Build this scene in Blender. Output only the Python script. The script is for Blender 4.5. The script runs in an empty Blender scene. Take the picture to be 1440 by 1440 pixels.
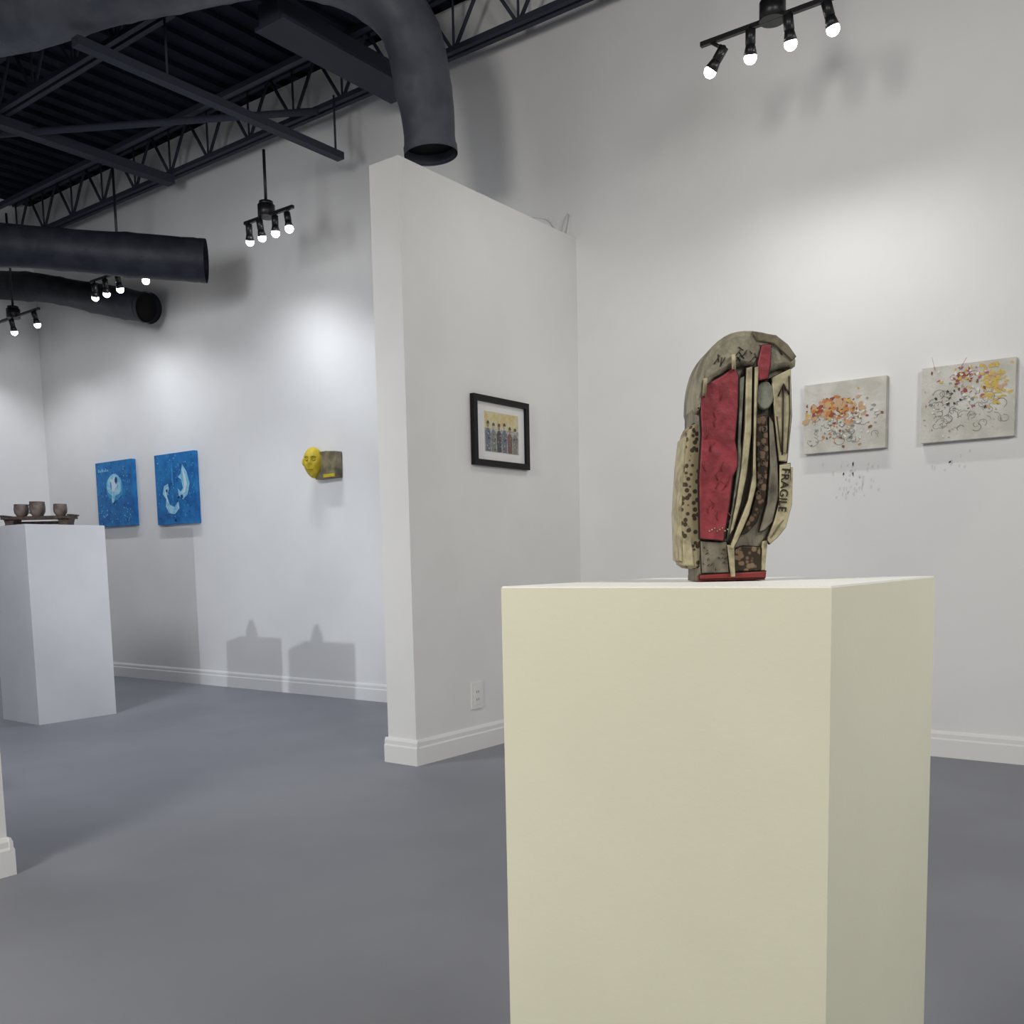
import bpy, math, random
from mathutils import Vector, Matrix
random.seed(7)
S=bpy.context.scene
try:
    S.view_settings.view_transform='Standard'
except Exception: pass
V=Vector
# ---------------- camera ----------------
H=1.10
p=math.atan(140/1350); rr=0.0205
Fh=V((-.6,.8,0)); R=V((.8,.6,0)); Z=V((0,0,1))
Fw=Fh*math.cos(p)-Z*math.sin(p); U=Fh*math.sin(p)+Z*math.cos(p)
Xc=R*math.cos(rr)-U*math.sin(rr); Yc=R*math.sin(rr)+U*math.cos(rr)
cd=bpy.data.cameras.new('camera'); cam=bpy.data.objects.new('camera',cd); S.collection.objects.link(cam)
M=Matrix((Xc,Yc,-Fw)).transposed().to_4x4(); M.translation=V((0,0,H)); cam.matrix_world=M
cd.sensor_width=36; cd.lens=33.75; cd.shift_y=210/1440; cd.clip_start=.02
S.camera=cam
# ---------------- materials ----------------
MC={}
def mat(name,c,rough=.6,c2=None,scale=5,detail=3,bump=0,bscale=60,metal=0,kind='noise',lo=.4,hi=.6,emit=0,spec=.3,stretch=None,dist=0):
    if name in MC: return MC[name]
    m=bpy.data.materials.new(name); m.use_nodes=True; nt=m.node_tree; b=nt.nodes['Principled BSDF']
    b.inputs['Base Color'].default_value=(*c,1); b.inputs['Roughness'].default_value=rough; b.inputs['Metallic'].default_value=metal
    b.inputs['Specular IOR Level'].default_value=spec
    tc=nt.nodes.new('ShaderNodeTexCoord'); mp=nt.nodes.new('ShaderNodeMapping'); nt.links.new(tc.outputs['Object'],mp.inputs[0])
    if stretch: mp.inputs['Scale'].default_value=stretch
    if c2:
        if kind=='voronoi':
            t=nt.nodes.new('ShaderNodeTexVoronoi'); t.inputs['Scale'].default_value=scale; o=t.outputs['Distance']
        elif kind=='wave':
            t=nt.nodes.new('ShaderNodeTexWave'); t.inputs['Scale'].default_value=scale; t.inputs['Distortion'].default_value=dist; t.inputs['Detail'].default_value=detail; o=t.outputs['Fac']
        else:
            t=nt.nodes.new('ShaderNodeTexNoise'); t.inputs['Scale'].default_value=scale; t.inputs['Detail'].default_value=detail; o=t.outputs['Fac']
        nt.links.new(mp.outputs[0],t.inputs['Vector'])
        r=nt.nodes.new('ShaderNodeValToRGB'); r.color_ramp.elements[0].position=lo; r.color_ramp.elements[1].position=hi
        r.color_ramp.elements[0].color=(*c,1); r.color_ramp.elements[1].color=(*c2,1)
        nt.links.new(o,r.inputs[0]); nt.links.new(r.outputs[0],b.inputs['Base Color'])
    if bump:
        n=nt.nodes.new('ShaderNodeTexNoise'); n.inputs['Scale'].default_value=bscale; n.inputs['Detail'].default_value=4
        nt.links.new(mp.outputs[0],n.inputs['Vector'])
        bp=nt.nodes.new('ShaderNodeBump'); bp.inputs['Strength'].default_value=bump; bp.inputs['Distance'].default_value=.01
        nt.links.new(n.outputs['Fac'],bp.inputs['Height']); nt.links.new(bp.outputs[0],b.inputs['Normal'])
    if emit:
        b.inputs['Emission Color'].default_value=(1,.97,.93,1); b.inputs['Emission Strength'].default_value=emit
    MC[name]=m; return m
# ---------------- mesh builder ----------------
def catmull(P,n=8):
    P=[V(q) for q in P]
    if len(P)<3: return P
    Q=[P[0]*2-P[1]]+P+[P[-1]*2-P[-2]]; o=[]
    for i in range(1,len(Q)-2):
        a,b,c,d=Q[i-1:i+3]
        for k in range(n):
            t=k/n; o.append(.5*((2*b)+(c-a)*t+(2*a-5*b+4*c-d)*t*t+(3*b-a-3*c+d)*t**3))
    o.append(Q[-2]); return o
class MB:
    def __init__(s): s.v=[];s.f=[];s.m=[];s.sm=[];s.mats=[]
    def mi(s,m):
        if m not in s.mats: s.mats.append(m)
        return s.mats.index(m)
    def add(s,vs,fs,m,smooth=False):
        b=len(s.v); k=s.mi(m); s.v+= [V(q) for q in vs]
        for f in fs: s.f.append([b+i for i in f]); s.m.append(k); s.sm.append(smooth)
    def box(s,a,b,m,ax=None,org=None):
        vs=[V((x,y,z)) for x in (a[0],b[0]) for y in (a[1],b[1]) for z in (a[2],b[2])]
        if ax: vs=[org+ax[0]*q.x+ax[1]*q.y+ax[2]*q.z for q in vs]
        s.add(vs,[(0,1,3,2),(4,6,7,5),(0,4,5,1),(2,3,7,6),(0,2,6,4),(1,5,7,3)],m)
    def tube(s,P,r,m,seg=12,caps=True,smooth=True):
        P=[V(q) for q in P]; n=len(P)
        if not callable(r):
            r0=r; r=lambda i,r0=r0:r0
        t=(P[1]-P[0]).normalized(); u=t.orthogonal().normalized(); vs=[]
        for i,q in enumerate(P):
            tn=(P[min(i+1,n-1)]-P[max(i-1,0)]).normalized()
            u=(u-tn*u.dot(tn)).normalized(); w=tn.cross(u)
            for k in range(seg):
                a=2*math.pi*k/seg; vs.append(q+(u*math.cos(a)+w*math.sin(a))*r(i))
        fs=[]
        for i in range(n-1):
            for k in range(seg):
                k2=(k+1)%seg; fs.append((i*seg+k,i*seg+k2,(i+1)*seg+k2,(i+1)*seg+k))
        s.add(vs,fs,m,smooth)
        if caps:
            s.add(vs[:seg],[tuple(range(seg))[::-1]],m); s.add(vs[-seg:],[tuple(range(seg))],m)
    def cyl(s,a,b,r0,m,r1=None,seg=16):
        r1=r0 if r1 is None else r1
        s.tube([a,b],lambda i:(r0,r1)[i],m,seg)
    def sphere(s,c,r,m,fn=None,nu=16,nv=12):
        c=V(c); vs=[];fs=[]
        if not hasattr(r,'__len__'): r=(r,r,r)
        for j in range(nv+1):
            th=math.pi*j/nv
            for i in range(nu):
                ph=2*math.pi*i/nu; q=V((math.sin(th)*math.cos(ph),math.sin(th)*math.sin(ph),math.cos(th)))
                if fn: q=fn(q)
                vs.append(c+V((q.x*r[0],q.y*r[1],q.z*r[2])))
        for j in range(nv):
            for i in range(nu):
                i2=(i+1)%nu; fs.append((j*nu+i,(j+1)*nu+i,(j+1)*nu+i2,j*nu+i2))
        s.add(vs,fs,m,True)
    def prism(s,pts,d0,d1,mp,m,bev=0):
        n=len(pts)
        area=sum(pts[i-1][0]*pts[i][1]-pts[i][0]*pts[i-1][1] for i in range(n)); sgn=1 if area>0 else -1
        def ring(d,ins):
            o=[]
            for i,q in enumerate(pts):
                if ins:
                    a=V(pts[i-1]);b=V(q);c=V(pts[(i+1)%n])
                    e1=(b-a);e2=(c-b)
                    e1=e1.normalized() if e1.length>0 else V((1,0)); e2=e2.normalized() if e2.length>0 else e1
                    n1=V((-e1.y,e1.x));n2=V((-e2.y,e2.x)); nn=(n1+n2)
                    nn=nn.normalized() if nn.length>1e-3 else n1
                    o.append(mp(q[0]+nn.x*ins*sgn,q[1]+nn.y*ins*sgn,d))
                else: o.append(mp(q[0],q[1],d))
            return o
        if bev:
            rings=[ring(d0,bev),ring(d0+bev*.35,bev*.35),ring(d0+bev,0),ring(d1-bev,0),ring(d1-bev*.35,bev*.35),ring(d1,bev)]
        else: rings=[ring(d0,0),ring(d1,0)]
        vs=[q for r_ in rings for q in r_]; fs=[]
        for k in range(len(rings)-1):
            for i in range(n):
                j=(i+1)%n; fs.append((k*n+i,k*n+j,(k+1)*n+j,(k+1)*n+i))
        s.add(vs,fs,m,bool(bev))
        s.add(rings[0],[tuple(range(n))],m); s.add(rings[-1],[tuple(range(n))[::-1]],m)
    def emit(s,name,org=(0,0,0),parent=None,bevel=0):
        org=V(org); me=bpy.data.meshes.new(name)
        me.from_pydata([tuple(q-org) for q in s.v],[],s.f)
        for m in s.mats: me.materials.append(m)
        me.polygons.foreach_set('material_index',s.m); me.polygons.foreach_set('use_smooth',s.sm); me.update()
        import bmesh
        bm=bmesh.new(); bm.from_mesh(me); bmesh.ops.remove_doubles(bm,verts=bm.verts,dist=1e-5); bmesh.ops.recalc_face_normals(bm,faces=bm.faces); bm.to_mesh(me); bm.free()
        o=bpy.data.objects.new(name,me); S.collection.objects.link(o)
        if parent: o.parent=parent; o.location=org-parent.location
        else: o.location=org
        if bevel:
            b=o.modifiers.new('bevel','BEVEL'); b.width=bevel; b.segments=2; b.limit_method='ANGLE'
        return o
# ---------------- room ----------------
wallm=mat('wall_paint',(.785,.785,.785),.75,(.82,.82,.815),scale=1.5,bump=.04,bscale=180)
partm=mat('partition_paint',(.80,.795,.785),.75,(.83,.825,.815),scale=2,bump=.04,bscale=180)
trimm=mat('trim_paint',(.82,.82,.81),.45)
floorm=mat('floor_paint',(.225,.232,.265),.5,(.250,.258,.292),scale=1.2,bump=.03,bscale=90,spec=.25)
deckm=mat('deck_paint',(.012,.014,.026),.8,(.018,.02,.034),scale=3,spec=.15)
joistm=mat('joist_paint',(.042,.047,.068),.65,spec=.2)
X0,X1,Y0,Y1,ZT=-10.4,3.6,-4.2,5.5,4.95
def wbox(n,a,b,m):
    B=MB(); B.box(a,b,m); return B.emit(n)
wbox('floor',(X0-.2,Y0-.2,-.1),(X1+.2,Y1+.2,0),floorm)
wbox('wall_back',(X0-.2,Y1,0),(X1+.2,Y1+.2,ZT),wallm)
wbox('wall_left',(X0-.2,Y0,0),(X0,Y1,ZT),wallm)
wbox('wall_right',(X1,Y0,0),(X1+.2,Y1,ZT),wallm)
wbox('wall_front',(X0-.2,Y0-.2,0),(X1+.2,Y0,ZT),wallm)
wbox('wall_partition',(-3.74,3.82,0),(-3.53,Y1,3.19),partm)
wbox('wall_partition_front',(-3.74,Y0,0),(-3.53,1.62,3.19),partm)
B=MB(); B.box((X0-.2,Y0-.2,ZT+.04),(X1+.2,Y1+.2,ZT+.1),deckm)
x=X0
while x<X1:
    B.box((x,Y0,ZT),(x+.09,Y1,ZT+.05),deckm); x+=.2
B.emit('ceiling')
def baseb(n,p0,p1,nrm):
    B=MB(); p0=V(p0);p1=V(p1);nrm=V(nrm); d=(p1-p0).normalized(); L=(p1-p0).length
    prof=[(0,0),(.018,0),(.018,.095),(.013,.104),(.013,.125),(.006,.14),(0,.14)]
    B.prism(prof,0,L,lambda a,z,t:p0+nrm*a+Z*z+d*t,trimm); return B.emit(n)
baseb('baseboard_back',(X0,Y1,0),(-3.74,Y1,0),(0,-1,0))
baseb('baseboard_back_right',(-3.53,Y1,0),(X1,Y1,0),(0,-1,0))
baseb('baseboard_left',(X0,Y0,0),(X0,Y1,0),(1,0,0))
baseb('baseboard_partition',(-3.53,3.82,0),(-3.53,Y1,0),(1,0,0))
baseb('baseboard_partition_end',(-3.7575,3.82,0),(-3.5125,3.82,0),(0,-1,0))
baseb('baseboard_partition_rear',(-3.74,3.82,0),(-3.74,Y1,0),(-1,0,0))
baseb('baseboard_partition_front',(-3.53,Y0,0),(-3.53,1.62,0),(1,0,0))
baseb('baseboard_partition_front_end',(-3.7575,1.62,0),(-3.5125,1.62,0),(0,1,0))
# joists
for y,xa,xb in ((5.3,X0,X1),(3.82,X0,-5.4),(3.82,-3.6,X1),(2.3,X0,X1),(.8,X0,X1),(-.8,X0,X1),(-2.4,X0,X1)):
    B=MB()
    for s_ in(-.03,.03):
        B.box((xa,y+s_-.018,4.50),(xb,y+s_+.018,4.535),joistm)
        B.box((xa,y+s_-.018,4.90),(xb,y+s_+.018,4.945),joistm)
    x=xa+.1; up=True
    while x<xb-.3:
        B.cyl((x,y,4.52 if up else 4.92),(x+.27,y,4.92 if up else 4.52),.013,joistm,seg=6)
        if up: B.cyl((x,y,4.52),(x,y,4.92),.009,joistm,seg=5)
        x+=.27; up=not up
    B.emit('ceiling_joist')
B=MB(); B.box((X0,4.68,4.50),(-4.5,4.72,4.54),joistm); B.emit('ceiling_strut')
B=MB(); B.box((-4.88,4.08,4.36),(-4.70,5.27,4.48),joistm); B.box((-4.92,4.08,4.34),(-4.66,5.27,4.36),joistm); B.emit('ceiling_beam')
B=MB(); B.box((-5.46,3.2,4.08),(-5.39,5.25,4.13),joistm)
for y in(5.2,3.8): B.cyl((-5.425,y,4.1),(-5.425,y,4.52),.008,joistm,seg=6)
B.emit('ceiling_strut')
B=MB(); B.box((-7.6,2.5,4.42),(-7.5,5.27,4.49),joistm); B.emit('ceiling_beam')
B=MB(); B.cyl((-9.9,2.6,4.44),(-5.6,5.2,4.46),.025,joistm); B.emit('ceiling_pipe')
# ducts
ductL=mat('duct_wrap',(.075,.083,.108),.5,(.105,.113,.14),scale=6,bump=.5,bscale=12,spec=.4)
ductD=mat('duct_dark',(.016,.018,.028),.55,(.026,.028,.04),scale=8,bump=.4,bscale=16)
blk=mat('black_inside',(.004,.004,.005),.9)  # black plug standing for the shade inside the duct mouths
def duct(n,P,r,m,rib=.09,amp=.012,r1=None):
    pts=catmull(P,14); B=MB(); L=[0]; r1=r if r1 is None else r1
    for i in range(1,len(pts)): L.append(L[-1]+(pts[i]-pts[i-1]).length)
    N=int(L[-1]/(rib/3)); q=[];j=0
    for k in range(N+1):
        t=L[-1]*k/N
        while j<len(L)-2 and L[j+1]<t: j+=1
        f=(t-L[j])/max(1e-6,L[j+1]-L[j]); q.append(pts[j].lerp(pts[j+1],f))
    rf=lambda i:(r+(r1-r)*max(0,(i/N-.7)/.3))+(amp if i%6==0 else -amp*.2)+.006*math.sin(i*.37)
    B.tube(q,rf,m,seg=36,caps=False)
    d=(q[-1]-q[-2]).normalized()
    B.tube([q[-1]-d*.04,q[-1]+d*.006],r1*1.03,m,seg=36,caps=False)
    B.tube([q[-1]-d*.06,q[-1]-d*.055],r1*.98,blk,seg=36)
    return B.emit(n,q[-1])
duct('air_duct',[(-8.2,1.9,4.12),(-7,2.45,4.2),(-5.88,3.0,4.3),(-4.95,3.55,4.46),(-4.35,4.05,4.52),(-4.03,4.42,4.28),(-3.95,4.52,3.85),(-3.93,4.54,3.52)],.19,ductL,rib=.15,amp=.004,r1=.155)
duct('air_duct',[(-9.2,2.4,3.62),(-8.4,3.2,3.62),(-7.7,3.82,3.6),(-7.1,4.4,3.55),(-6.63,4.9,3.52)],.16,ductD,rib=.25,amp=.005)
duct('air_duct',[(-10.3,5.02,4.03),(-9.6,5.14,3.90),(-8.8,5.22,3.68),(-8.0,5.27,3.46)],.135,ductD,rib=.25,amp=.005)
# ---------------- track lights ----------------
fixm=mat('fixture_black',(.012,.012,.014),.4,spec=.5)
bulbm=mat('bulb_glow',(1,1,1),.3,emit=22)
def track(xs,y,z,aims,power,color,topz=4.5,cone=115,bulb=.030,cx=None,soft=.05,merge=False):
    B=MB(); x0,x1=min(xs)-.03,max(xs)+.03; zb=z+.14; cx=(x0+x1)/2 if cx is None else cx
    B.box((x0-.02,y-.011,zb-.011),(x1+.02,y+.011,zb+.011),fixm)
    B.cyl((cx,y,zb-.01),(cx,y,zb+.075),.062,fixm,seg=24); B.cyl((cx,y,zb+.075),(cx,y,zb+.10),.05,fixm,seg=24)
    B.cyl((cx,y,zb+.09),(cx,y,topz),.011,fixm,seg=8)
    hs=[]
    for x,a in zip(xs,aims):
        bp=V((x,y,z)); d=(V(a)-bp).normalized(); back=bp-d*.11
        B.cyl((x,y,zb),back,.009,fixm,seg=8)
        B.sphere(back,.017,fixm,nu=10,nv=8)
        B.cyl(back-d*.01,bp-d*.055,.024,fixm,seg=14)
        B.cyl(bp-d*.055,bp-d*.010,.022,fixm,r1=.032,seg=16)
        B.sphere(bp,bulb,bulbm,nu=16,nv=10)
        hs.append((bp+d*(bulb+.05),d))
    o=B.emit('track_light',(cx,y,zb))
    if merge:
        q=sum((h[0] for h in hs),V())/len(hs); d=sum((h[1] for h in hs),V()).normalized(); hs=[(q-Z*.3,d)]
    for k,(q,d) in enumerate(hs):
        l=bpy.data.lights.new('lamp','SPOT'); l.energy=power; l.color=color; l.spot_size=math.radians(cone); l.spot_blend=1; l.shadow_soft_size=soft
        lo=bpy.data.objects.new('lamp_%d'%(k+1),l); S.collection.objects.link(lo); lo.parent=o; lo.location=q-o.location
        lo.rotation_mode='QUATERNION'; lo.rotation_quaternion=d.to_track_quat('-Z','Y')
    return o
cool=(.92,.95,1.0); neu=(1,.985,.96); warm=(1,.97,.91)
track([-2.19,-1.98,-1.78,-1.58],4.66,3.5,[(-3.5,4.7,1.9),(-2.3,5.4,1.2),(-1.75,5.4,1.1),(-1.1,5.4,1.1)],15,neu,cx=-1.87)
track([-5.95,-5.81,-5.66,-5.51],4.8,3.5,[(-6.6,5.4,1.4),(-6.1,5.4,1.4),(-5.8,4.9,.8),(-4.9,4.6,1.0)],15,cool,topz=4.1,cx=-5.75,cone=135)
track([-8.07,-7.89,-7.68,-7.30],4.8,3.47,[(-9.1,5.4,1.4),(-8.6,5.4,1.4),(-8.0,5.4,1.4),(-7.3,5.0,1.2)],14,cool,cone=125)
track([-9.95,-9.52,-9.08],4.8,3.4,[(-10.3,4.9,1.4),(-9.9,5.4,1.4),(-9.2,5.4,1.4)],14,cool)
# unseen fixtures added for fill, each carrying one wide soft spot
track([-2.3,-2.1,-1.9,-1.7],-1.8,3.5,[(-2.5,4,1),(-1.5,2,1),(-.6,2.2,.9),(-.2,1.6,.8)],480,warm,cone=160,soft=.6,merge=True)
track([1.6,1.8,2.0,2.2],.8,3.5,[(-3.5,4.5,1.6),(-1,5,1.6),(.5,5.5,1.6),(0,2,0)],300,neu,cone=160,soft=.6,merge=True)
track([-5.3,-5.1,-4.9,-4.7],1.45,3.5,[(-9,3,0.5),(-7.5,4,0.5),(-6.5,5,0.5),(-5,4,0)],270,cool,cone=160,soft=.4,merge=True)
# ---------------- pedestals ----------------
cream=mat('pedestal_cream',(.75,.735,.575),.5,(.78,.765,.60),scale=3,bump=.03,bscale=120)  # warm tint of the mixed light put into the body colour
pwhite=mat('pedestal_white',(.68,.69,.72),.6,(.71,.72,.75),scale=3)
topw=mat('pedestal_top_white',(.87,.87,.83),.5)  # whiter colour stands in for the light falling on the top
def pedestal(x0,x1,y0,y1,h,m,mt):
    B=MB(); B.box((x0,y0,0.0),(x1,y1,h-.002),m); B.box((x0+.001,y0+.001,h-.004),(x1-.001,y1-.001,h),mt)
    return B.emit('display_pedestal',((x0+x1)/2,(y0+y1)/2,0))
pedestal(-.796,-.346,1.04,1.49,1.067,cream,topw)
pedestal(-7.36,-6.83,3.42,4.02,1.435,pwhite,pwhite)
# ---------------- sculpture ----------------
base=V((-.573,1.265,1.068))
SX,SD,SZ=.00088,.00092,.00094
def sp(x,z,d): return base+R*(x*SX)+Fh*(d*SD)+Z*(z*SZ)
ink=mat('ink',(.02,.015,.012),.6)
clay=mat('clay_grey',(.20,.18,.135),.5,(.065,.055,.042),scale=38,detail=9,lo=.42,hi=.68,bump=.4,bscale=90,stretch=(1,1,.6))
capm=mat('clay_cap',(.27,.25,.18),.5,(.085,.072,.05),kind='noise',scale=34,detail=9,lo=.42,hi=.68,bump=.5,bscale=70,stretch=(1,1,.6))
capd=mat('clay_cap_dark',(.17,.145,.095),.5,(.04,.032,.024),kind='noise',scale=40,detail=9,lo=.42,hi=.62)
red=mat('glaze_red',(.27,.042,.052),.5,(.18,.028,.034),scale=60,detail=8,bump=.25,bscale=60)
rdot=mat('glaze_red_dark',(.19,.028,.028),.4)
creamc=mat('clay_cream',(.40,.355,.225),.5,(.19,.16,.10),scale=55,detail=8,lo=.45,hi=.70,bump=.3)
spot=mat('clay_spotted',(.05,.035,.02),.5,(.28,.235,.145),kind='voronoi',scale=125,lo=.36,hi=.44)
dspot=mat('clay_brown_spotted',(.18,.12,.07),.5,(.03,.02,.012),kind='voronoi',scale=120,lo=.35,hi=.5)
olive=mat('clay_olive',(.20,.21,.16),.5,(.10,.10,.075),scale=50,detail=8)
def rnd(pts,k=2):
    for _ in range(k):
        o=[]
        for i in range(len(pts)):
            a=pts[i];b=pts[(i+1)%len(pts)]
            o+= [(a[0]*.75+b[0]*.25,a[1]*.75+b[1]*.25),(a[0]*.25+b[0]*.75,a[1]*.25+b[1]*.75)]
        pts=o
    return pts
B=MB()
body=[(-50,0),(-52,60),(-57,150),(-56,230),(-55,262),(-49,292),(-38,318),(-20,337),(2,346),(30,347),(64,340),(88,316),(90,290),(88,200),(86,110),(76,72),(62,54),(52,46),(53,20),(54,0)]
B.prism(body,-40,46,sp,clay,bev=12)
B.prism(rnd([(-74,26),(-77,100),(-72,170),(-67,212),(-58,228),(-42,228),(-34,150),(-40,20),(-60,17)],1),-38,26,sp,spot,bev=6)
B.prism([(-77,32),(-79,100),(-74,170),(-69,208),(-66,208),(-70,168),(-74,100),(-72,28)],-36,26,sp,creamc,bev=1)
B.prism([(-72,24),(-73,62),(-60,66),(-55,22)],-40,26,sp,creamc,bev=3)
cap=[(-56,240),(-55,272),(-49,299),(-39,320),(-25,336),(-6,348),(14,353),(40,352),(68,345),(86,331),(99,314),(97,298),(74,300),(52,290),(40,300),(8,304),(-10,294),(-32,284),(-42,262),(-46,240)]
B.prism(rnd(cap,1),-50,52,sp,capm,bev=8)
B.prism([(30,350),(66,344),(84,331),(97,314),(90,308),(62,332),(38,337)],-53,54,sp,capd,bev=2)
def panel(pts,d0,m,th=8,line=1.3,bev=2):
    n=len(pts); big=[]
    area=sum(pts[i-1][0]*pts[i][1]-pts[i][0]*pts[i-1][1] for i in range(n)); sg=-1 if area>0 else 1
    for i in range(n):
        a=V(pts[i-1]);b=V(pts[i]);c=V(pts[(i+1)%n]); e1=(b-a).normalized();e2=(c-b).normalized()
        nn=(V((-e1.y,e1.x))+V((-e2.y,e2.x))); nn=nn.normalized() if nn.length>1e-3 else V((0,0))
        big.append((b.x+nn.x*line*sg,b.y+nn.y*line*sg))
    B.prism(big,d0+3,d0+3+th,sp,ink); B.prism(pts,d0,d0+th,sp,m,bev=bev)
panel([(-48,62),(-49,150),(-45,210),(-48,258),(-38,278),(-14,290),(4,302),(10,290),(9,245),(5,200),(9,180),(9,162),(2,150),(-3,110),(-12,58)],-50,red)
panel([(12,286),(20,290),(15,200),(20,150),(8,120),(0,70),(-6,62),(2,110),(8,150),(10,200)],-47,olive)
panel([(22,300),(31,302),(30,210),(23,150),(14,110),(3,74),(-3,66),(7,110),(15,160),(20,215)],-51,creamc,bev=2.5)
panel([(38,232),(55,234),(58,180),(54,120),(40,84),(26,70),(16,66),(30,95),(40,130),(39,180)],-46,dspot)
panel([(34,300),(40,302),(37,240),(36,180),(37,135),(26,95),(10,60),(2,45),(-3,48),(10,80),(25,115),(32,150),(33,200)],-54,creamc,bev=2)
panel([(60,286),(89,298),(91,232),(85,168),(73,170),(66,230)],-50,creamc)
panel([(58,232),(64,224),(71,166),(73,120),(64,84),(52,72),(44,70),(56,110),(60,160)],-48,clay)
panel([(74,164),(90,166),(90,110),(82,84),(72,68),(62,58),(56,60),(66,84),(74,112)],-50,creamc)
panel([(71,80),(80,88),(88,112),(91,160),(94,160),(93,108),(84,76),(72,62),(60,52),(56,58)],-50,creamc,bev=1,line=.8)
panel([(40,282),(38,306),(44,330),(58,331),(57,304),(54,284)],-55,red)
B.prism([(50+14*math.cos(a*.5236),262+20*math.sin(a*.5236)) for a in range(12)],-50,-40,sp,olive,bev=2)
panel([(-48,4),(54,4),(55,13),(-47,9)],-46,rdot)
panel([(4,14),(48,14),(46,48),(20,50),(6,46)],-45,dspot)
panel([(-44,12),(-2,12),(-6,56),(-46,58)],-45,clay)
B.prism([(0,6),(6,6),(4,50),(-6,52)],-52,-44,sp,creamc,bev=1.5)
B.prism([(47,14),(54,14),(58,58),(50,56)],-44,-20,sp,creamc,bev=2)
B.prism([(-49,0),(56,0),(56,14),(-49,8)],-38,46,sp,rdot,bev=2)
for a,b_ in (((-43,262),(-41,286)),((2,298),(1,318))):
    B.cyl(sp(*a,-53),sp(*b_,-55),.0028,creamc,seg=10)
B.prism([(86,110),(91,170),(92,290),(88,296),(80,240),(78,110)],-30,30,sp,creamc,bev=3)
def line(P,d,r=.0007,m=ink): B.tube([sp(a,b,d) for a,b in P],r,m,seg=5)
line([(77,178),(78,275)],-51,.0011); line([(70,260),(78,277),(86,262)],-51,.0011)
line([(68,232),(75,182),(84,180),(88,236),(86,288)],-51)
for k in range(16): 
    a=-42+random.random()*38; b=75+random.random()*190
    line([(a,b),(a+random.uniform(-4,6),b+8),(a+random.uniform(-4,8),b+14)],-50.5,.0005,rdot)
for k in range(22):
    a=random.uniform(-30,80); b=random.uniform(310,332); line([(a,b),(a+random.uniform(-8,8),b-random.uniform(4,12))],-50.7,.0005)
for k in range(14):
    a=random.uniform(-42,-8); b=random.uniform(14,52); line([(a,b),(a+random.uniform(-5,5),b+random.uniform(-4,4))],-46,.0005)
for k in range(8):
    a=-26+k*4; B.sphere(sp(a-8,72+2*(k%3),-50.5),.0011,creamc,nu=6,nv=5)
for (cx,cz,rd) in((50,215,4),(48,190,4),(49,168,4),(46,145,3),(42,125,3)):
    P=[(cx+rd*math.cos(a*.6283),cz+rd*math.sin(a*.6283)) for a in range(11)]; line(P,-46.5,.0004,clay)
scu=B.emit('ceramic_sculpture',base)
fc=bpy.data.curves.new('lettering','FONT'); fc.body='FRAGILE'; fc.size=.0158; fc.extrude=.0003; fc.materials.append(ink)
fo=bpy.data.objects.new('lettering',fc); S.collection.objects.link(fo); fo.parent=scu
mm=Matrix((-Z,R,-Fh)).transposed().to_4x4()
mm=mm@Matrix.Rotation(math.radians(-5),4,'Z'); mm.translation=sp(77,160,-51)-base; fo.matrix_local=mm
# ---------------- canvases ----------------
def blob(B,PT,cx,cy,rx,ry,off,m,n=14,jit=.25,rot=0,th=.0015):
    P=[]
    for i in range(n):
        a=2*math.pi*i/n; k=1+random.uniform(-jit,jit); x=rx*k*math.cos(a); y=ry*k*math.sin(a)
        P.append((cx+x*math.cos(rot)-y*math.sin(rot),cy+x*math.sin(rot)+y*math.cos(rot)))
    B.prism(P,off,off+th,PT,m)
YW=5.496
def canvas(x0,x1,z0,z1,dep,m):
    B=MB(); B.box((x0,YW-dep,z0),(x1,YW,z1),m); w=x1-x0;h=z1-z0
    return B,(lambda u,v,d:V((x0+u*w,YW-dep-d,z1-v*h)))
blue=mat('canvas_blue',(.008,.11,.36),.5,(.02,.23,.56),scale=9,detail=8,lo=.35,hi=.7)
lb=mat('paint_light_blue',(.20,.52,.75),.5,(.38,.68,.85),scale=20)
mb=mat('paint_mid_blue',(.03,.27,.58),.5,(.06,.36,.66),scale=30)
wb=mat('paint_white_blue',(.62,.78,.85),.5)
db=mat('paint_dark_blue',(.010,.07,.24),.5)
def specks(B,PT,n,mats,u0,u1,v0,v1,s=.008,off=0):
    for _ in range(n): blob(B,PT,random.uniform(u0,u1),random.uniform(v0,v1),random.uniform(.3,1)*s,random.uniform(.3,1)*s,off,random.choice(mats),n=6,th=.001)
B,PT=canvas(-9.37,-8.71,1.54,2.185,.04,blue)
specks(B,PT,90,[mb,db,mb],.03,.97,.03,.97,.022)
blob(B,PT,.5,.40,.24,.20,.001,mb,n=20,jit=.06); blob(B,PT,.5,.37,.20,.17,.003,lb,n=20,jit=.05); blob(B,PT,.48,.36,.10,.10,.005,wb,jit=.25)
blob(B,PT,.56,.30,.035,.05,.0065,db); blob(B,PT,.46,.55,.05,.10,.004,lb,rot=.3); blob(B,PT,.42,.37,.02,.06,.0065,mb)
for k in range(6): B.box(tuple(PT(.08+k*.05,.15,.0)),tuple(PT(.10+k*.05,.10+.02*(k%2),.003)),lb)
specks(B,PT,40,[lb,mb],.1,.9,.72,.95,.012,.001); specks(B,PT,20,[lb,mb],.7,.95,.1,.5,.01,.001)
B.emit('blue_painting',(-9.04,YW,1.86))
B,PT=canvas(-8.33,-7.70,1.52,2.18,.04,blue)
specks(B,PT,90,[mb,db,mb],.03,.97,.03,.97,.022)
def cres(P,off,m): B.prism(P,off,off+.002,PT,m)
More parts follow.
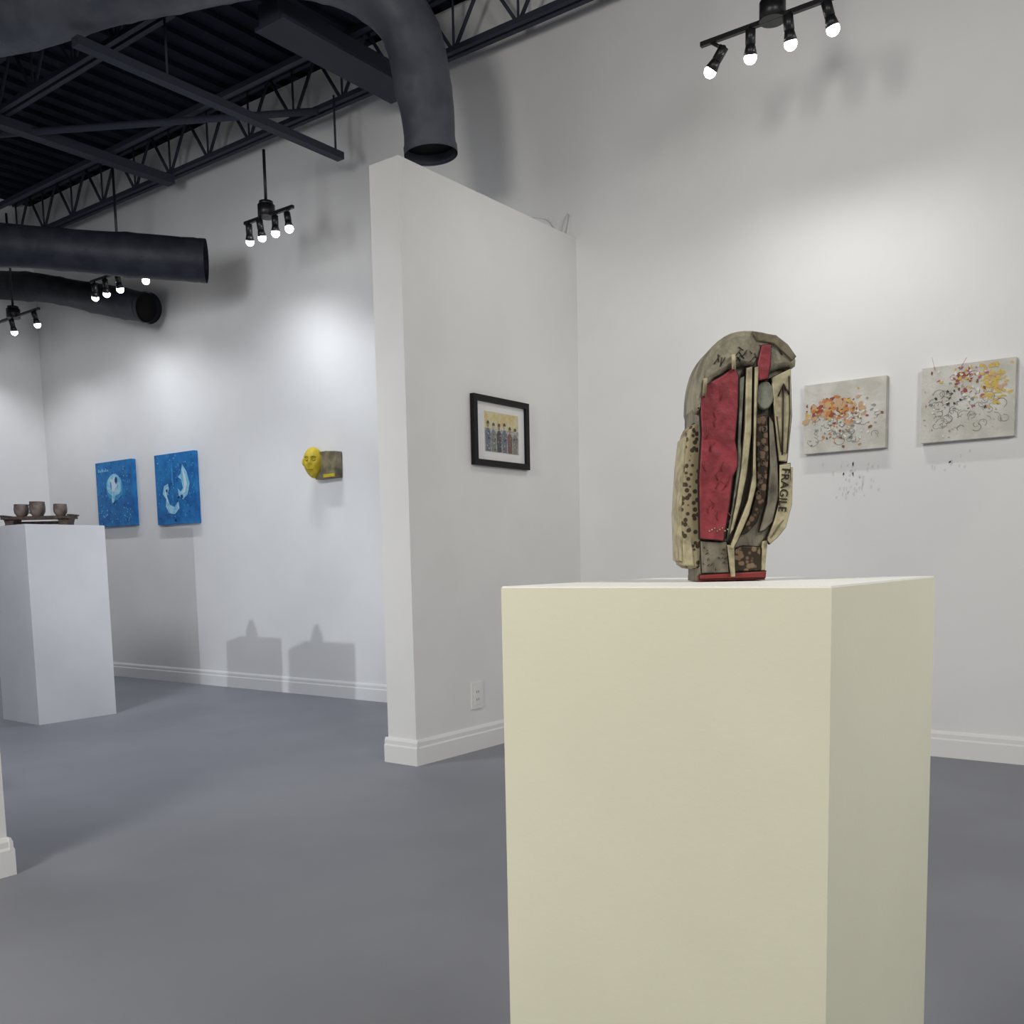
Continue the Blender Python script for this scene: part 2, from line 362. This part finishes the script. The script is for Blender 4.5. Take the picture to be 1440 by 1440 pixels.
cres([(.70,.17),(.80,.28),(.86,.45),(.80,.60),(.68,.66),(.58,.60),(.56,.50),(.64,.55),(.70,.50),(.66,.38),(.58,.34),(.66,.30)],.001,lb)
cres([(.71,.24),(.77,.33),(.80,.45),(.75,.56),(.69,.58),(.74,.48),(.72,.36)],.0035,wb)
cres([(.22,.45),(.32,.42),(.34,.50),(.28,.60),(.34,.72),(.46,.76),(.56,.68),(.58,.78),(.46,.86),(.32,.84),(.24,.74),(.26,.64),(.18,.56)],.001,lb)
cres([(.26,.49),(.30,.47),(.27,.58),(.32,.70),(.28,.66),(.24,.57)],.0035,wb)
blob(B,PT,.66,.62,.03,.025,.004,db); blob(B,PT,.29,.52,.02,.02,.006,db); blob(B,PT,.44,.30,.02,.15,.001,mb)
specks(B,PT,50,[lb,mb,mb],.08,.92,.06,.95,.011,.001)
B.emit('blue_painting',(-8.02,YW,1.85))
# splatter paintings
cv=mat('canvas_cream',(.53,.515,.46),.6,(.65,.635,.585),scale=9,detail=6,bump=.35,bscale=40)
cols={'or':(.54,.22,.07),'rd':(.32,.07,.05),'br':(.22,.11,.05),'gr':(.30,.32,.29),'bl':(.20,.26,.27),'pk':(.48,.10,.20),'ye':(.62,.46,.10),'wh':(.76,.75,.70),'dk':(.06,.06,.06),'pe':(.56,.37,.22)}
cm={k:mat('paint_'+k,c,.55) for k,c in cols.items()}
def cluster(B,PT,cx,cy,sx,sy,n,keys,s0=.006,s1=.03):
    for _ in range(n):
        u=min(.96,max(.04,random.gauss(cx,sx))); v=min(.95,max(.05,random.gauss(cy,sy)))
        blob(B,PT,u,v,random.uniform(s0,s1),random.uniform(s0,s1)*.8,0,cm[random.choice(keys)],n=7,jit=.45,rot=random.random()*3,th=random.uniform(.0008,.004))
def scrib(B,PT,n,u0,u1,v0,v1,m,r0=.0009):
    for _ in range(n):
        u=random.uniform(u0,u1);v=random.uniform(v0,v1);r=random.uniform(.02,.07);a0=random.random()*6
        B.tube([PT(min(.99,max(.01,u+r*math.cos(a0+k*.7))),min(.99,max(.01,v+r*math.sin(a0+k*.7))),.001) for k in range(random.randint(3,8))],r0,m,seg=4)
B,PT=canvas(-1.985,-1.535,1.675,2.055,.045,cv)
cluster(B,PT,.36,.38,.17,.08,85,['or','pe','pe','ye','pe','rd'],.018,.055)
cluster(B,PT,.42,.40,.19,.10,65,['or','rd','br','wh','ye'],.007,.025)
cluster(B,PT,.58,.50,.15,.10,50,['rd','br','wh','or','gr'],.007,.025)
cluster(B,PT,.5,.72,.20,.08,60,['gr','bl','wh','br','gr','or'],.008,.026)
scrib(B,PT,30,.1,.9,.35,.85,cm['gr'],.0012); scrib(B,PT,14,.1,.95,.3,.85,cm['dk'],.0009)
B.emit('abstract_painting',(-1.76,YW,1.865))
B,PT=canvas(-1.355,-.91,1.68,2.065,.045,cv)
cluster(B,PT,.50,.18,.12,.08,75,['pk','ye','rd','ye','wh','br'],.008,.03)
cluster(B,PT,.76,.28,.07,.14,85,['ye','ye','ye','pe'],.01,.035)
cluster(B,PT,.42,.45,.16,.12,36,['pk','gr','wh','dk','bl'],.006,.024)
cluster(B,PT,.5,.6,.28,.22,30,['wh','gr','pe','gr'],.005,.016)
scrib(B,PT,44,.06,.9,.35,.85,cm['gr'],.0012); scrib(B,PT,18,.06,.9,.3,.85,cm['dk'],.0009); scrib(B,PT,4,.3,.7,.05,.3,cm['pk'])
B.tube([PT(.15,.05,.01),PT(.12,-.12,.02)],.0012,cm['pe'],seg=5); B.tube([PT(.42,.08,.01),PT(.50,-.06,.03)],.0012,cm['pk'],seg=5)
B.emit('abstract_painting',(-1.13,YW,1.87))
dm=mat('wall_mark',(.66,.66,.65),.7)
B=MB()
PTw=lambda u,v,d:V((u,5.4998-d,v))
for _ in range(60):
    lft=random.random()<.72
    u=random.gauss(-1.72,.06) if lft else random.gauss(-1.2,.08); v=random.uniform(1.42,1.62) if lft else random.uniform(1.54,1.64)
    w_=random.uniform(.006,.012)
    B.prism([(u,v),(u+w_,v+.003),(u+w_*.8,v-random.uniform(.01,.03)),(u-.001,v-.012)],0,.0004,PTw,dm)
B.emit('paint_drips',(-1.5,5.499,1.5))  # small grey flecks on the wall below the right-hand paintings
# ---------------- framed print on partition ----------------
fb=mat('frame_black',(.006,.006,.007),.5,spec=.25); mw=mat('mat_board',(.80,.80,.79),.7)
yy=mat('print_yellow',(.62,.50,.22),.6,(.66,.60,.40),scale=30); gg=mat('print_grey',(.33,.32,.32),.6,(.52,.50,.46),scale=60,detail=6)
B=MB(); a,b,c,d=4.355,4.895,1.66,2.06; xf=-3.528; t=.034
for q in (((xf,a,c),(xf+.028,a+t,d)),((xf,b-t,c),(xf+.028,b,d)),((xf,a+t,c),(xf+.028,b-t,c+t)),((xf,a+t,d-t),(xf+.028,b-t,d))): B.box(*q,fb)
B.box((xf,a+t,c+t),(xf+.010,b-t,d-t),mw)
P2=lambda y,z,dd:V((xf+.010+dd,y,z))
B.prism([(4.47,1.745),(4.80,1.745),(4.80,1.976),(4.47,1.976)],0,.001,P2,yy)
B.prism([(4.47,1.745),(4.80,1.745),(4.80,1.88),(4.47,1.88)],.001,.002,P2,gg)
pc=[mat('pr%d'%i,c_,.6) for i,c_ in enumerate([(.22,.12,.10),(.16,.18,.24),(.48,.45,.40),(.22,.24,.22),(.34,.27,.18),(.10,.10,.11)])]
for i in range(6):
    yc=4.50+i*.053; hh=random.uniform(.125,.16)
    B.prism([(yc-.021,1.748),(yc+.021,1.748),(yc+.024,1.75+hh*.72),(yc+.008,1.75+hh*.88),(yc-.008,1.75+hh*.88),(yc-.024,1.75+hh*.72)],.002,.003,P2,pc[(1,3,5,1,0,3)[i]])
    B.prism([(yc+.010*math.cos(k*.785),1.75+hh+.014*math.sin(k*.785)) for k in range(8)],.002,.0035,P2,pc[2] if i%2 else pc[4])
    B.prism([(yc-.012,1.757+hh),(yc-.009,1.77+hh),(yc,1.776+hh),(yc+.009,1.77+hh),(yc+.012,1.757+hh)],.003,.004,P2,pc[5])
    for k in range(14):
        y_=yc+random.uniform(-.018,.014); z_=1.752+random.random()*hh*.7; w_=random.uniform(.004,.01)
        B.box(tuple(P2(y_,z_,.003)),tuple(P2(y_+w_,z_+random.uniform(.003,.012),.0042)),pc[random.randrange(6)])
B.emit('framed_picture',(xf,4.625,1.86))
B=MB(); ow=mat('outlet_plastic',(.82,.82,.80),.35)
B.box((-3.529,4.297,.245),(-3.522,4.403,.40),ow); B.box((-3.522,4.325,.27),(-3.519,4.375,.375),ow)
for z in(.30,.345):
    for y in(4.342,4.358): B.box((-3.519,y-.002,z-.007),(-3.5185,y+.002,z+.007),ink)
B.emit('electrical_outlet',(-3.529,4.35,.32),bevel=.0015)
# ---------------- yellow face on block ----------------
yel=mat('head_yellow',(.66,.50,.03),.5,(.50,.38,.03),scale=18,bump=.3,bscale=40)
yed=mat('head_yellow_dark',(.25,.19,.03),.6)
blkm=mat('block_bronze',(.13,.115,.075),.45,(.24,.21,.13),kind='noise',scale=14,detail=5,bump=.4,bscale=40)
def hf(q):
    q=q.copy(); g=lambda x,z,sx,sz:math.exp(-((q.x-x)/sx)**2-((q.z-z)/sz)**2)
    if q.y<0:
        f=.32*g(0,-.08,.14,.22)+.12*g(0,.14,.10,.25)+.11*g(0,-.42,.28,.07)+.10*g(0,-.57,.24,.06)+.15*g(0,-.85,.3,.14)+.10*g(0,.38,.6,.10)-.20*g(.36,.15,.18,.12)-.20*g(-.36,.15,.18,.12)+.08*g(.5,-.2,.22,.22)+.08*g(-.5,-.2,.22,.22)
        q.y-=f
    if q.z<0: q.x*=1+.24*q.z
    an=math.radians(26); return V((q.x*math.cos(an)-q.y*math.sin(an),q.x*math.sin(an)+q.y*math.cos(an),q.z))
B=MB(); hc=V((-6.035,5.41,1.935))
B.sphere(hc,(.084,.084,.125),yel,fn=hf,nu=48,nv=40)
def hp(x,y,z):
    an=math.radians(26); return hc+V(((x*math.cos(an)-y*math.sin(an))*.084,(x*math.sin(an)+y*math.cos(an))*.084,z*.125))
for sx in(-1,1):
    B.sphere(hp(sx*.36,-.80,.13),(.014,.012,.007),yel,nu=10,nv=8); B.tube([hp(sx*.55,-.80,.30),hp(sx*.36,-.98,.36),hp(sx*.15,-1.04,.30)],.003,yed,seg=6)
    B.tube([hp(sx*.5,-.84,.13),hp(sx*.36,-.93,.10),hp(sx*.22,-.93,.13)],.0022,yed,seg=6)
    B.sphere(hp(sx*1.0,.0,.05),(.012,.02,.03),yel)
B.tube([hp(-.25,-1.0,-.50),hp(0,-1.1,-.49),hp(.25,-1.0,-.50)],.0025,yed,seg=6)
B.prism([(-6.03,1.80),(-5.795,1.805),(-5.79,2.01),(-5.9,2.02),(-6.04,2.015)],0,.08,lambda x,z,d_:V((x,YW-d_,z)),blkm,bev=.006)
B.box((-5.93,YW-.084,1.81),(-5.80,YW-.078,1.835),yel)
B.emit('yellow_face_sculpture',(-6.0,YW,1.9))
# ---------------- cup stand ----------------
wood=mat('dark_wood',(.05,.035,.03),.5,(.10,.07,.055),scale=12,stretch=(1,6,6)); cupm=mat('stoneware',(.10,.075,.065),.4,(.22,.18,.16),scale=14,detail=5,bump=.3,bscale=50)
o=V((-7.145,3.69,1.436)); ax=(R,Fh,Z)
B=MB()
B.box((-.255,-.07,.05),(.255,.07,.072),wood,ax,o)
B.box((-.265,-.075,.072),(-.24,.075,.082),wood,ax,o); B.box((.24,-.075,.072),(.265,.075,.082),wood,ax,o)
for s_ in(-.2,.2): B.prism([(-.04,0),(.04,0),(.03,.015),(.04,.05),(-.04,.05),(-.03,.015)],-.055,.055,lambda a_,z_,d_,s_=s_:o+R*(a_+s_)+Fh*d_+Z*z_,wood)
B.box((-.2,-.01,.012),(.2,.01,.035),wood,ax,o)
B.emit('wooden_stand',o)
def cup(lx,h,r,handle):
    c=o+R*lx+Z*.0725; B=MB()
    prof=[(r*.62,0),(r*.7,.006),(r*.95,h*.3),(r*1.0,h*.6),(r*.93,h*.93),(r*.95,h),(r*.88,h),(r*.86,h*.9),(r*.9,h*.5),(r*.6,h*.12),(.001,h*.1)]
    seg=28; vs=[];fs=[]
    for (a_,z_) in [(.001,0)]+prof:
        for k in range(seg): t=2*math.pi*k/seg; vs.append(c+V((a_*math.cos(t),a_*math.sin(t),z_)))
    for i in range(len(prof)):
        for k in range(seg): k2=(k+1)%seg; fs.append((i*seg+k,i*seg+k2,(i+1)*seg+k2,(i+1)*seg+k))
    B.add(vs,fs,cupm,True)
    if handle: B.tube(catmull([c+R*(-r*.9)+Z*h*.8,c+R*(-r*1.45)+Z*h*.7,c+R*(-r*1.4)+Z*h*.35,c+R*(-r*.85)+Z*h*.2],6),.005,cupm,seg=8)
    B.emit('stoneware_cup',c)
cup(-.13,.09,.052,False); cup(-.01,.108,.056,True); cup(.16,.088,.049,False)
# ---------------- unseen pedestals in the left room, placed and sized to shadow the back wall ----------------
def vase(x,y,z,k=1):
    B=MB(); P=[(0,.03),(.012,.045),(.05,.05),(.08,.035),(.10,.02),(.12,.024)]
    B.tube([(x,y,z+h*k) for h,_ in P],lambda i:P[i][1]*k,cupm,seg=20); B.emit('stoneware_vase',(x,y,z))
pedestal(-5.23,-5.01,1.90,2.04,.995,pwhite,pwhite); vase(-5.13,1.97,.996,.55)
pedestal(-4.72,-4.525,1.48,1.64,1.05,pwhite,pwhite); vase(-4.64,1.56,1.051,.45)
l=bpy.data.lights.new('floor_spot','SPOT'); l.energy=290; l.color=cool; l.spot_size=math.radians(30); l.spot_blend=.7; l.shadow_soft_size=.01  # added unseen spot that throws the pedestal shadows onto the back wall
lo=bpy.data.objects.new('floor_spot',l); S.collection.objects.link(lo); lo.location=(-3.95,-.2,1.33)
lo.rotation_mode='QUATERNION'; lo.rotation_quaternion=(V((-6.55,5.5,.8))-lo.location).to_track_quat('-Z','Y')
B=MB(); cab=mat('white_cable',(.7,.7,.7),.5)
B.tube(catmull([(-3.6,4.3,3.198),(-3.57,4.6,3.21),(-3.62,4.9,3.2),(-3.56,5.2,3.24),(-3.6,5.40,3.2),(-3.58,5.48,3.35)],8),.006,cab,seg=6); B.emit('cable',(-3.6,4.9,3.2))
w=bpy.data.worlds.new('world'); S.world=w; w.use_nodes=True; w.node_tree.nodes['Background'].inputs[0].default_value=(.05,.05,.06,1)
